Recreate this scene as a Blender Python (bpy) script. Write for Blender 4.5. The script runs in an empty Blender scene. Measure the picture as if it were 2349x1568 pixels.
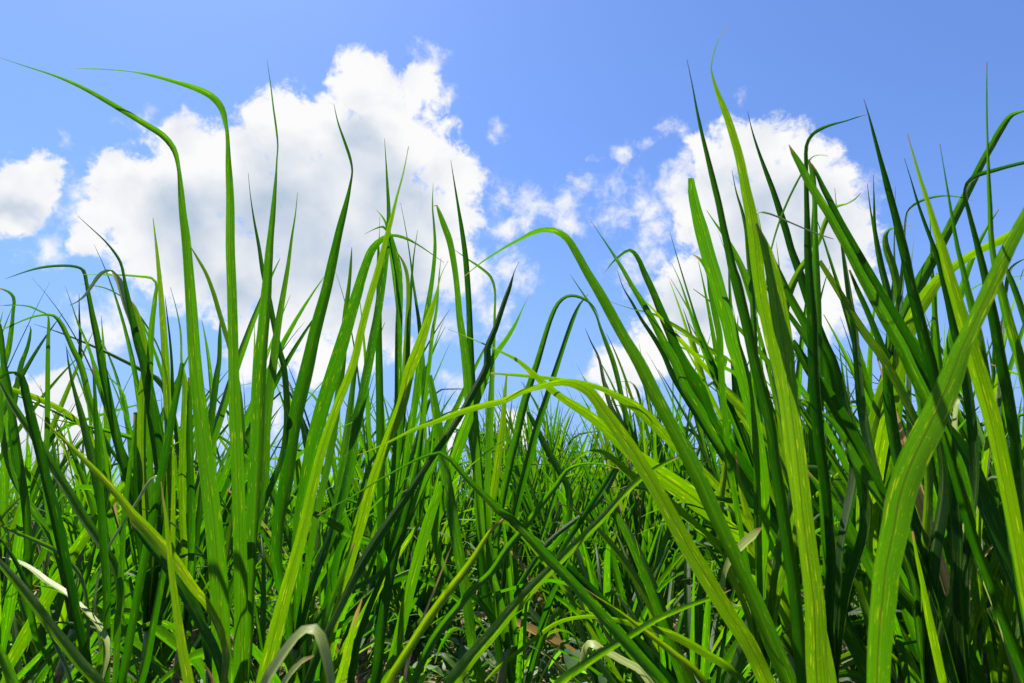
import bpy, math, random
from mathutils import Vector, noise
random.seed(11)
sc = bpy.context.scene
COL = sc.collection
R = math.radians

# ------------------------------------------------------------------ camera
CAM = Vector((0.0, 0.0, 0.65))
PITCH = R(16.9)
LENS = 24.0
cd = bpy.data.cameras.new("camera")
cam = bpy.data.objects.new("camera", cd)
COL.objects.link(cam)
cam.location = CAM
cam.rotation_euler = (R(90) + PITCH, 0, 0)
cd.lens = LENS
cd.sensor_width = 36.0
cd.clip_start = 0.02
cd.clip_end = 5000
cd.dof.use_dof = True
cd.dof.focus_distance = 2.3
cd.dof.aperture_fstop = 9.0
sc.camera = cam
W0, H0 = 2349.0, 1568.0           # reading size of the survey photograph
FPX = W0 * LENS / 36.0
FWD = Vector((0, math.cos(PITCH), math.sin(PITCH)))
UP = Vector((0, -math.sin(PITCH), math.cos(PITCH)))
RIGHT = Vector((1, 0, 0))


def ray(x, y):
    return FWD + RIGHT * ((x - W0 / 2) / FPX) + UP * ((H0 / 2 - y) / FPX)


def at(x, y, Y):                   # surveyed point at ground distance Y
    r = ray(x, y)
    return CAM + r * (Y / r.y)


# ------------------------------------------------------------------ world, sun, exposure
SUN_EL, SUN_AZ = R(62), R(-36)     # azimuth from +Y towards +X
SKY_STRENGTH = 0.09
EXPOSURE = 1.08
sc.view_settings.view_transform = 'Standard'
sc.view_settings.look = 'None'
sc.view_settings.exposure = EXPOSURE
sc.view_settings.gamma = 1.0
world = bpy.data.worlds.new("World")
sc.world = world
world.use_nodes = True
wt = world.node_tree
wt.nodes.clear()


def N(t, typ, **kw):
    n = t.nodes.new(typ)
    for k, v in kw.items():
        setattr(n, k, v)
    return n


def link(t, a, b):
    t.links.new(a, b)


def mth(t, op, a, b=None, c=None, clamp=False):
    n = N(t, 'ShaderNodeMath', operation=op, use_clamp=clamp)
    for i, v in enumerate((a, b, c)):
        if v is None:
            continue
        if isinstance(v, (int, float)):
            n.inputs[i].default_value = v
        else:
            link(t, v, n.inputs[i])
    return n.outputs[0]


def smooth(t, v, a, b):
    n = N(t, 'ShaderNodeMapRange', interpolation_type='SMOOTHSTEP')
    link(t, v, n.inputs[0])
    n.inputs[1].default_value = a
    n.inputs[2].default_value = b
    return n.outputs[0]


def mixc(t, f, a, b, mode='MIX'):
    n = N(t, 'ShaderNodeMix', data_type='RGBA', blend_type=mode)
    if isinstance(f, (int, float)):
        n.inputs[0].default_value = f
    else:
        link(t, f, n.inputs[0])
    for s, v in ((n.inputs[6], a), (n.inputs[7], b)):
        if isinstance(v, tuple):
            s.default_value = v
        else:
            link(t, v, s)
    return n.outputs[2]


def rgb(r, g, b):
    return (r, g, b, 1.0)


# clouds: puffs given as sky directions (azimuth, elevation, radius) read off the sky, roughened by noise
PUFFS = [  # x, y, radius, density
    (300,430,105,1),(245,400,66,1),(222,480,60,1),(196,535,50,1),(430,345,95,1),(400,490,150,1),(560,400,150,1),(665,300,105,1),
    (610,265,55,1),(745,280,75,1),(700,480,210,1),(850,400,180,1),(838,195,84,1),(895,270,95,1),(955,190,72,1),(990,145,45,.8),
    (1010,205,45,.8),(960,330,105,1),(1040,385,84,1),(1010,480,100,1),(900,560,165,1),(700,660,155,1),(560,620,125,1),(460,600,115,1),
    (1030,610,80,1),(1100,640,50,.8),(860,740,115,1),(600,780,90,1),(740,820,75,1),(330,560,90,1),(250,545,60,.7),
    (55,420,85,1),(95,390,55,1),(25,475,65,1),(80,455,45,1),(85,565,42,.6),(186,386,22,.5),(155,312,24,.55),
    (1740,330,92,1),(1700,315,66,1),(1645,360,72,1),(1590,372,44,.8),(1835,370,92,1),(1900,420,78,1),(1800,480,155,1),(1650,480,108,1),
    (1590,470,58,1),(1935,520,74,1),(1905,610,100,1),(1700,620,138,1),(1590,650,96,1),(1555,730,90,1),(1500,800,85,1),(1430,840,76,1),
    (1375,835,44,.8),(1620,760,120,1),(1760,720,110,1),(1420,905,56,1),(1700,800,120,1),(1840,690,100,1),(1965,585,46,.7),(1900,700,80,.8),(1713,214,24,.6),(1525,385,26,.6),
    (1168,425,36,.75),(1202,470,48,.75),(1175,505,36,.7),(1240,470,36,.7),(1288,450,46,.75),(1330,408,34,.75),(1300,495,42,.75),
    (1425,368,34,.75),(1452,430,52,.8),(1420,480,46,.75),(1480,460,46,.75),(1500,525,56,.8),(1478,575,58,.8),(1392,492,28,.6),
    (1183,605,48,.75),(1212,622,34,.6),(1140,296,26,.65),(1520,272,30,.65),(1545,290,22,.6),(1490,316,24,.5),(1360,350,18,.5),
    (1130,700,60,.6),(1400,420,50,.65),(1440,620,60,.6),(200,420,60,.7),(180,480,60,.7),(330,270,40,.7),(1560,420,60,.8),(1960,470,60,.8),(1980,640,60,.7),(1000,740,70,.6),(1040,850,50,.5),
    (105,890,74,1),(150,960,78,1),(60,965,78,1),(110,1060,100,1),(20,1010,60,1),(252,745,66,.7),(270,690,44,.6),(230,660,40,.5),
    (1040,950,46,1),(1010,1000,50,1),(1180,985,60,1),(500,960,70,.9),(640,940,60,.8),(420,1040,70,.9),
]
tc = N(wt, 'ShaderNodeTexCoord')
DIR = tc.outputs['Generated']


def fbm(scale, detail, rough, vec, dist=0.0):
    n = N(wt, 'ShaderNodeTexNoise')
    n.inputs['Scale'].default_value = scale
    n.inputs['Detail'].default_value = detail
    n.inputs['Roughness'].default_value = rough
    n.inputs['Distortion'].default_value = dist
    link(wt, vec, n.inputs['Vector'])
    return n


# warp of the direction, broad and then fine, so that puff edges billow
def warp(vec, scale, detail, amt):
    wn = fbm(scale, detail, .55, vec)
    wv = N(wt, 'ShaderNodeVectorMath', operation='SUBTRACT')
    link(wt, wn.outputs['Color'], wv.inputs[0])
    wv.inputs[1].default_value = (.5, .5, .5)
    ws = N(wt, 'ShaderNodeVectorMath', operation='MULTIPLY_ADD')
    link(wt, wv.outputs[0], ws.inputs[0])
    ws.inputs[1].default_value = (amt, amt, amt)
    link(wt, vec, ws.inputs[2])
    return ws.outputs[0]


WD = warp(DIR, 14.0, 6, .055)


def puff_field(puffs, vec, soft):
    field = None
    for (x, y, r, s) in puffs:
        d = ray(x, y + 12)
        rad = .97 * r / FPX / d.length
        d = d.normalized()
        dn = N(wt, 'ShaderNodeVectorMath', operation='DISTANCE')
        link(wt, vec, dn.inputs[0])
        dn.inputs[1].default_value = d
        v = mth(wt, 'MULTIPLY_ADD', dn.outputs['Value'], -s / rad, s)
        field = v if field is None else mth(wt, 'SMOOTH_MAX', field, v, soft)
    return field


field = puff_field([p for p in PUFFS if p[3] > .9], WD, .16)
thin = puff_field([(p[0], p[1], p[2] * 1.22, p[3]) for p in PUFFS if p[3] <= .9], warp(DIR, 18.0, 7, .075), .12)   # torn wisps
# thick grey bellies of the clouds
BELLY = [(420, 500, 170, 1), (640, 520, 250, 1), (760, 620, 230, 1), (900, 470, 210, 1), (560, 660, 170, 1), (820, 330, 110, 1), (900, 650, 180, 1),
         (1790, 480, 190, 1), (1720, 610, 180, 1), (1590, 740, 130, 1), (1870, 560, 120, 1), (45, 450, 85, 1), (100, 1010, 130, 1)]
belly = puff_field(BELLY, warp(DIR, 9.0, 4, .16), .35)
n_big = fbm(16.0, 10, .62, DIR, .4).outputs['Fac']
n_fine = fbm(52.0, 8, .66, DIR, .5).outputs['Fac']
edge = mth(wt, 'ADD', mth(wt, 'MULTIPLY_ADD', n_big, 2.6, -1.3), mth(wt, 'MULTIPLY_ADD', n_fine, 1.7, -.85))
dens = mth(wt, 'MULTIPLY_ADD', field, 1.7, edge)
alpha = smooth(wt, dens, -.14, .58)
wisp = mth(wt, 'MULTIPLY', smooth(wt, mth(wt, 'MULTIPLY_ADD', thin, 1.6, mth(wt, 'MULTIPLY', edge, 1.15)), -.05, 1.5), .95)
alpha = mth(wt, 'MAXIMUM', alpha, wisp)
# relief: a soft noise looked up again a little nearer the sun
sund = Vector((math.sin(SUN_AZ) * math.cos(SUN_EL), math.cos(SUN_AZ) * math.cos(SUN_EL), math.sin(SUN_EL)))
off = N(wt, 'ShaderNodeVectorMath', operation='ADD')
link(wt, DIR, off.inputs[0])
off.inputs[1].default_value = sund * 0.03
n_soft = fbm(10.0, 4, .5, DIR, .2).outputs['Fac']
n_off = fbm(10.0, 4, .5, off.outputs[0], .2).outputs['Fac']
relief = mth(wt, 'SUBTRACT', n_soft, n_off)
core = smooth(wt, mth(wt, 'ADD', belly, mth(wt, 'MULTIPLY_ADD', n_soft, 1.0, -.5)), .02, .95)
lit = mth(wt, 'MULTIPLY_ADD', relief, 1.6, mth(wt, 'MULTIPLY_ADD', core, -.80, 1.0), clamp=True)
K = 1.0 / SKY_STRENGTH / 2 ** EXPOSURE
cloud_col = mixc(wt, lit, rgb(.50 * K, .60 * K, .74 * K), rgb(.97 * K, .97 * K, .975 * K))
sky = N(wt, 'ShaderNodeTexSky', sky_type='NISHITA')
sky.sun_disc = False
sky.sun_elevation = SUN_EL
sky.sun_rotation = SUN_AZ
sky.altitude = 50
sky.air_density = 1.0
sky.dust_density = 0.4
sky.ozone_density = 1.6
skyc = mixc(wt, 1.0, sky.outputs['Color'], rgb(.60, .745, 1.05), 'MULTIPLY')
# pale bank low on the horizon
sx = N(wt, 'ShaderNodeSeparateXYZ')
link(wt, DIR, sx.inputs[0])
hz = smooth(wt, mth(wt, 'ADD', sx.outputs['Z'], mth(wt, 'MULTIPLY_ADD', n_big, .22, -.11)), .13, .02)
alpha = mth(wt, 'MAXIMUM', alpha, mth(wt, 'MULTIPLY', hz, .92))
low = mth(wt, 'MULTIPLY', smooth(wt, sx.outputs['Z'], .46, .08), .85)
skyc = mixc(wt, low, skyc, rgb(.30 * K, .505 * K, .98 * K))
col = mixc(wt, alpha, skyc, cloud_col)
bg = N(wt, 'ShaderNodeBackground')
bg.inputs['Strength'].default_value = SKY_STRENGTH
link(wt, col, bg.inputs['Color'])
wo = N(wt, 'ShaderNodeOutputWorld')
link(wt, bg.outputs[0], wo.inputs['Surface'])
world.cycles.sampling_method = 'MANUAL'
world.cycles.sample_map_resolution = 512

sl = bpy.data.lights.new("sun", 'SUN')
sl.energy = 5.0
sl.angle = R(0.5)
sl.color = (1.0, .95, .86)
so = bpy.data.objects.new("sun", sl)
COL.objects.link(so)
so.rotation_euler = (-sund).to_track_quat('-Z', 'Y').to_euler()

sc.cycles.max_bounces = 8
sc.cycles.diffuse_bounces = 4
sc.cycles.glossy_bounces = 3
sc.cycles.transmission_bounces = 6
sc.cycles.caustics_reflective = False
sc.cycles.caustics_refractive = False


# ------------------------------------------------------------------ materials
def new_mat(name):
    m = bpy.data.materials.new(name)
    m.use_nodes = True
    t = m.node_tree
    t.nodes.clear()
    return m, t


def leaf_material(name, dark, light, tl_dark, tl_light, fleck, fleck_amt, tip=.022, rough=.44, trans=.55, spec=.22):
    """cane blade: parallel veins, pale brown midrib, yellow flecks, dry tip; UV.x across, UV.y metres from the tip"""
    m, t = new_mat(name)
    uv = N(t, 'ShaderNodeTexCoord').outputs['UV']
    s = N(t, 'ShaderNodeSeparateXYZ')
    link(t, uv, s.inputs[0])
    u, v = s.outputs[0], s.outputs[1]
    oi = N(t, 'ShaderNodeObjectInfo').outputs['Random']

    def nz(su, sv, detail=2, seed=0.0):
        c = N(t, 'ShaderNodeCombineXYZ')
        link(t, mth(t, 'MULTIPLY', u, su), c.inputs[0])
        link(t, mth(t, 'MULTIPLY', v, sv), c.inputs[1])
        link(t, mth(t, 'MULTIPLY_ADD', oi, 37.0, seed), c.inputs[2])
        n = N(t, 'ShaderNodeTexNoise')
        n.inputs['Scale'].default_value = 1.0
        n.inputs['Detail'].default_value = detail
        link(t, c.outputs[0], n.inputs['Vector'])
        return n.outputs['Fac']
    vein = nz(34, .9, 3)
    blot = nz(2.2, 5, 3, 5.0)
    flk = nz(15, 26, 2, 11.0)
    speck = nz(40, 160, 1, 23.0)
    au = mth(t, 'ABSOLUTE', mth(t, 'SUBTRACT', u, .5))
    mid = smooth(t, au, .040, .016)
    rim = smooth(t, au, .465, .495)
    f1 = mth(t, 'MULTIPLY_ADD', oi, .75, mth(t, 'MULTIPLY_ADD', blot, 1.1, -.45), clamp=True)
    base = mixc(t, f1, dark, light)
    tl = mixc(t, f1, tl_dark, tl_light)
    vs = smooth(t, vein, .42, .58)
    base = mixc(t, mth(t, 'MULTIPLY', vs, .38), base, rgb(*[min(1, c * 1.9) for c in light[:3]]))
    tl = mixc(t, mth(t, 'MULTIPLY_ADD', vs, -.38, .38), tl, rgb(*[c * .45 for c in tl_dark[:3]]))
    fm = mth(t, 'MULTIPLY', mth(t, 'ADD', smooth(t, flk, .63, .71), mth(t, 'MULTIPLY', smooth(t, speck, .66, .76), .55), clamp=True), fleck_amt)
    base = mixc(t, fm, base, fleck)
    tl = mixc(t, fm, tl, rgb(min(1, fleck[0] * 1.5), min(1, fleck[1] * 1.6), fleck[2]))
    mm = mth(t, 'MULTIPLY', mid, .75)
    base = mixc(t, mm, base, rgb(.060, .105, .006))
    tl = mixc(t, mm, tl, rgb(.15, .19, .002))
    base = mixc(t, mth(t, 'MULTIPLY', rim, .6), base, rgb(.16, .19, .03))
    # dry end, brown scorch
    tipm = smooth(t, mth(t, 'ADD', v, mth(t, 'MULTIPLY_ADD', nz(5, 9, 3, 3.0), .05, -.025)), tip, tip * .35)
    scorch = mth(t, 'MULTIPLY', smooth(t, nz(3, 3.2, 4, 61.0), .84, .90), .6)
    dm = mth(t, 'MAXIMUM', tipm, scorch)
    base = mixc(t, dm, base, rgb(.26, .17, .06))
    tl = mixc(t, dm, tl, rgb(.30, .20, .05))
    p = N(t, 'ShaderNodeBsdfPrincipled')
    link(t, base, p.inputs['Base Color'])
    link(t, mth(t, 'MULTIPLY_ADD', vein, .25, rough - .12), p.inputs['Roughness'])
    p.inputs['Specular IOR Level'].default_value = spec
    b = N(t, 'ShaderNodeBump')
    b.inputs['Strength'].default_value = .35
    b.inputs['Distance'].default_value = .002
    link(t, mth(t, 'MULTIPLY_ADD', mid, .6, vein), b.inputs['Height'])
    link(t, b.outputs[0], p.inputs['Normal'])
    tr = N(t, 'ShaderNodeBsdfTranslucent')
    link(t, tl, tr.inputs['Color'])
    mx = N(t, 'ShaderNodeMixShader')
    link(t, mth(t, 'MULTIPLY_ADD', mid, -.25, trans), mx.inputs[0])
    link(t, p.outputs[0], mx.inputs[1])
    link(t, tr.outputs[0], mx.inputs[2])
    o = N(t, 'ShaderNodeOutputMaterial')
    link(t, mx.outputs[0], o.inputs['Surface'])
    return m


GREEN = leaf_material('cane_leaf_green', rgb(.008, .040, .0015), rgb(.022, .078, .002), rgb(.022, .175, .0001), rgb(.115, .39, .0002), rgb(.34, .40, .015), .65)
LIME = leaf_material('cane_leaf_lime', rgb(.015, .076, .0015), rgb(.034, .11, .002), rgb(.085, .29, .0001), rgb(.20, .40, .0002), rgb(.45, .48, .015), .7)
DEEP = leaf_material('cane_leaf_deep', rgb(.005, .030, .0015), rgb(.014, .056, .002), rgb(.014, .14, .0002), rgb(.055, .26, .0003), rgb(.22, .30, .015), .4, rough=.50, trans=.48, spec=.10)
YELLOW = leaf_material('cane_leaf_yellow', rgb(.028, .090, .002), rgb(.060, .125, .003), rgb(.14, .36, .0003), rgb(.25, .43, .0005), rgb(.55, .46, .02), .9, tip=.05)
PALE_SHEEN = leaf_material('cane_leaf_pale_sheen', rgb(.16, .21, .05), rgb(.26, .30, .085), rgb(.08, .32, .005), rgb(.15, .42, .006), rgb(.34, .38, .12), .4, rough=.42, trans=.25, spec=.2)  # waxy bloom, with the sunlit gloss of upper faces put into the colour
DRY = leaf_material('cane_leaf_dry', rgb(.26, .19, .08), rgb(.42, .33, .16), rgb(.40, .26, .08), rgb(.55, .38, .12), rgb(.20, .10, .03), .6, tip=.02, rough=.6, trans=.3, spec=.25)
RUST = leaf_material('cane_leaf_rust', rgb(.42, .12, .02), rgb(.55, .20, .02), rgb(.70, .20, .01), rgb(.80, .34, .01), rgb(.5, .3, .03), .8, tip=.05, rough=.55, trans=.45, spec=.25)
MATS = dict(g=GREEN, l=LIME, d=DEEP, y=YELLOW, b=DRY, r=RUST, p=PALE_SHEEN)


def stalk_material():
    m, t = new_mat('cane_stalk')
    tcn = N(t, 'ShaderNodeTexCoord')
    s = N(t, 'ShaderNodeSeparateXYZ')
    link(t, tcn.outputs['Object'], s.inputs[0])
    n = N(t, 'ShaderNodeTexNoise')
    n.inputs['Scale'].default_value = 30
    n.inputs['Detail'].default_value = 5
    link(t, tcn.outputs['Object'], n.inputs['Vector'])
    band = mth(t, 'FRACT', mth(t, 'MULTIPLY', s.outputs[2], 9.0))
    node = smooth(t, mth(t, 'ABSOLUTE', mth(t, 'SUBTRACT', band, .5)), .42, .47)
    hi = smooth(t, mth(t, 'MULTIPLY_ADD', n.outputs['Fac'], .2, s.outputs[2]), .34, .55)
    c = mixc(t, n.outputs['Fac'], rgb(.055, .022, .026), rgb(.17, .10, .085))
    c = mixc(t, mth(t, 'MULTIPLY', node, .8), c, rgb(.24, .20, .10))
    c = mixc(t, hi, c, rgb(.09, .16, .03))
    p = N(t, 'ShaderNodeBsdfPrincipled')
    link(t, c, p.inputs['Base Color'])
    p.inputs['Roughness'].default_value = .45
    o = N(t, 'ShaderNodeOutputMaterial')
    link(t, p.outputs[0], o.inputs['Surface'])
    return m


STALK = stalk_material()


def simple_mat(name, a, b, scale, rough=.8, trans=None, spec=.3):
    m, t = new_mat(name)
    tcn = N(t, 'ShaderNodeTexCoord')
    n = N(t, 'ShaderNodeTexNoise')
    n.inputs['Scale'].default_value = scale
    n.inputs['Detail'].default_value = 6
    link(t, tcn.outputs['Object'], n.inputs['Vector'])
    f = smooth(t, n.outputs['Fac'], .35, .65)
    c = mixc(t, f, a, b)
    p = N(t, 'ShaderNodeBsdfPrincipled')
    link(t, c, p.inputs['Base Color'])
    p.inputs['Roughness'].default_value = rough
    p.inputs['Specular IOR Level'].default_value = spec
    out = p.outputs[0]
    if trans:
        tr = N(t, 'ShaderNodeBsdfTranslucent')
        link(t, mixc(t, f, trans, rgb(*[min(1, k * 1.5) for k in trans[:3]])), tr.inputs['Color'])
        mx = N(t, 'ShaderNodeMixShader')
        mx.inputs[0].default_value = .45
        link(t, out, mx.inputs[1])
        link(t, tr.outputs[0], mx.inputs[2])
        out = mx.outputs[0]
    o = N(t, 'ShaderNodeOutputMaterial')
    link(t, out, o.inputs['Surface'])
    return m


SOIL = simple_mat('soil', rgb(.050, .030, .018), rgb(.13, .085, .05), 6)
VINE = simple_mat('vine_leaf', rgb(.02, .08, .008), rgb(.05, .13, .012), 9, .5, rgb(.16, .45, .01), .5)
WEED = simple_mat('weed_grass', rgb(.04, .11, .015), rgb(.10, .19, .03), 4, .45, rgb(.22, .48, .01), .45)
FIELD = simple_mat('far_cane', rgb(.02, .085, .004), rgb(.06, .15, .006), 1.5, .5, rgb(.20, .58, .002), .2)
LITTER = simple_mat('leaf_litter', rgb(.13, .08, .035), rgb(.32, .24, .13), 5, .7, rgb(.3, .18, .06))
WIRE = simple_mat('wire', rgb(.16, .17, .19), rgb(.22, .23, .25), 3, .5)


# ------------------------------------------------------------------ mesh helpers
def mesh_obj(name, verts, faces, mat, parent=None, uvs=None, smooth_shade=True):
    me = bpy.data.meshes.new(name)
    me.from_pydata(verts, [], faces)
    if uvs is not None:
        ul = me.uv_layers.new(name='UVMap')
        li = [0] * len(me.loops)
        me.loops.foreach_get('vertex_index', li)
        flat = []
        for i in li:
            flat.extend(uvs[i])
        ul.data.foreach_set('uv', flat)
    me.materials.append(mat)
    if smooth_shade:
        me.polygons.foreach_set('use_smooth', [True] * len(me.polygons))
    o = bpy.data.objects.new(name, me)
    COL.objects.link(o)
    if parent:
        o.parent = parent
    return o


def tag(o, label=None, cat=None, group=None, kind=None):
    for k, v in (('label', label), ('category', cat), ('group', group), ('kind', kind)):
        if v:
            o[k] = v
    return o


def empty(name, loc):
    e = bpy.data.objects.new(name, None)
    e.empty_display_size = .1
    COL.objects.link(e)
    e.location = loc
    return e


ACROSS = (-1.0, -.62, -.3, 0.0, .3, .62, 1.0)


def blade(points, widths, wdirs, fold, flip):
    """ribbon with a V fold; points tip -> base. Returns verts, faces, uvs"""
    vs, fs, uv = [], [], []
    n = len(points)
    L = 0.0
    k = len(ACROSS)
    for i in range(n):
        p = points[i]
        t = (points[min(i + 1, n - 1)] - points[max(i - 1, 0)])
        if t.length < 1e-7:
            t = Vector((0, 0, -1))
        t.normalize()
        w = wdirs[i]
        w = (w - t * w.dot(t))
        w.normalize()
        nn = t.cross(w) * flip
        if i:
            L += (p - points[i - 1]).length
        hw = widths[i] * .5
        wave = .05 * math.sin(L * 23 + hw * 900) * hw
        for a in ACROSS:
            lift = fold * (abs(a) ** 1.25) * hw
            q = p + w * (a * hw * math.sqrt(max(.1, 1 - fold * fold * .5))) + nn * (lift + (wave if a > .8 else -wave if a < -.8 else 0))
            vs.append(q)
            uv.append((a * .5 + .5, L))
    for i in range(n - 1):
        for j in range(k - 1):
            a = i * k + j
            fs.append((a, a + 1, a + k + 1, a + k))
    return vs, fs, uv


def catmull(pts, step):
    """pts: list of tuples of floats; returns resampled list"""
    out = []
    n = len(pts)
    for i in range(n - 1):
        p0, p1, p2, p3 = pts[max(i - 1, 0)], pts[i], pts[i + 1], pts[min(i + 2, n - 1)]
        d = math.dist(p1[:3], p2[:3])
        m = max(1, int(math.ceil(d / step)))
        # centripetal-like tangents scaled to the chord, so unequal spacing does not overshoot
        d0 = max(1e-6, math.dist(p0[:3], p1[:3]))
        d2 = max(1e-6, math.dist(p2[:3], p3[:3]))
        dd = max(1e-6, d)
        m1 = [((p1[c] - p0[c]) / d0 * dd + (p2[c] - p1[c])) * .5 if i else (p2[c] - p1[c]) for c in range(len(p1))]
        m2 = [((p3[c] - p2[c]) / d2 * dd + (p2[c] - p1[c])) * .5 if i < n - 2 else (p2[c] - p1[c]) for c in range(len(p1))]
        for j in range(m):
            s = j / m
            h1 = 2 * s ** 3 - 3 * s ** 2 + 1
            h2 = s ** 3 - 2 * s ** 2 + s
            h3 = -2 * s ** 3 + 3 * s ** 2
            h4 = s ** 3 - s ** 2
            out.append(tuple(h1 * p1[c] + h2 * m1[c] + h3 * p2[c] + h4 * m2[c] for c in range(len(p1))))
    out.append(tuple(pts[-1]))
    return out


def make_stalk(parent, h, lean, r0=.014, mat=STALK):
    vs, fs = [], []
    rings, K_ = [], 10
    z = 0.0
    zs = []
    while z < h:
        zs += [(z, 1.0), (z + .004, 1.16), (z + .012, 1.12), (z + .018, .98), (z + .06, .95)]
        z += 1 / 9.0
    zs.append((h, .9))
    zs = [q for q in zs if q[0] <= h]
    for (zz, k) in zs:
        f = zz / h
        r = r0 * k * (1 - .25 * f)
        c = Vector((lean[0] * f * f, lean[1] * f * f, zz))
        for a in range(K_):
            an = 2 * math.pi * a / K_
            vs.append(c + Vector((math.cos(an) * r, math.sin(an) * r, 0)))
    for i in range(len(zs) - 1):
        for a in range(K_):
            b = (a + 1) % K_
            fs.append((i * K_ + a, i * K_ + b, (i + 1) * K_ + b, (i + 1) * K_ + a))
    fs.append(tuple((len(zs) - 1) * K_ + a for a in range(K_)))
    return mesh_obj('stalk', vs, fs, mat, parent)


# ------------------------------------------------------------------ the ground
gv, gf = [], []
GX = [-3000, -600, -120, -40] + [-20 + i * .5 for i in range(81)] + [40, 120, 600, 3000]
GY = [-400, -60, -10] + [-2 + i * .5 for i in range(45)] + [40, 120, 600, 3000]
for y in GY:
    for x in GX:
        z = noise.noise(Vector((x * .9, y * .9, 0))) * .05 if abs(x) <= 20 and -2 <= y <= 20 else -.02
        gv.append((x, y, z - .03))
nx = len(GX)
for j in range(len(GY) - 1):
    for i in range(nx - 1):
        gf.append((j * nx + i, j * nx + i + 1, (j + 1) * nx + i + 1, (j + 1) * nx + i))
tag(mesh_obj('ground', gv, gf, SOIL), 'brown soil of the cane field under the plants', None, None, 'structure')

# ------------------------------------------------------------------ surveyed plants
# reading tiles of the survey photograph: offset and scale to full-resolution pixels
TILE = dict(A=(0, 160, 1 / 1.307), B=(900, 160, 1 / 1.307), C=(1800, 160, 1 / 1.307), D=(2600, 60, .8289),
            E=(0, 1363, 1 / 1.307), F=(900, 1363, 1 / 1.307), G=(1800, 1363, 1 / 1.307), H=(2700, 1263, .829))
TOW = W0 / 3840.0
WIDTH = .83                        # widths were read across the folded blade's slant


def parse(s):
    out = []
    tile = 'A'
    for tok in s.replace(';', ' ').split():
        if tok in TILE:
            tile = tok
            continue
        x, y, w = (float(q) for q in tok.split(','))
        ox, oy, k = TILE[tile]
        out.append(((ox + x * k) * TOW, (oy + y * k) * TOW, w * k * TOW * WIDTH))
    return out


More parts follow.
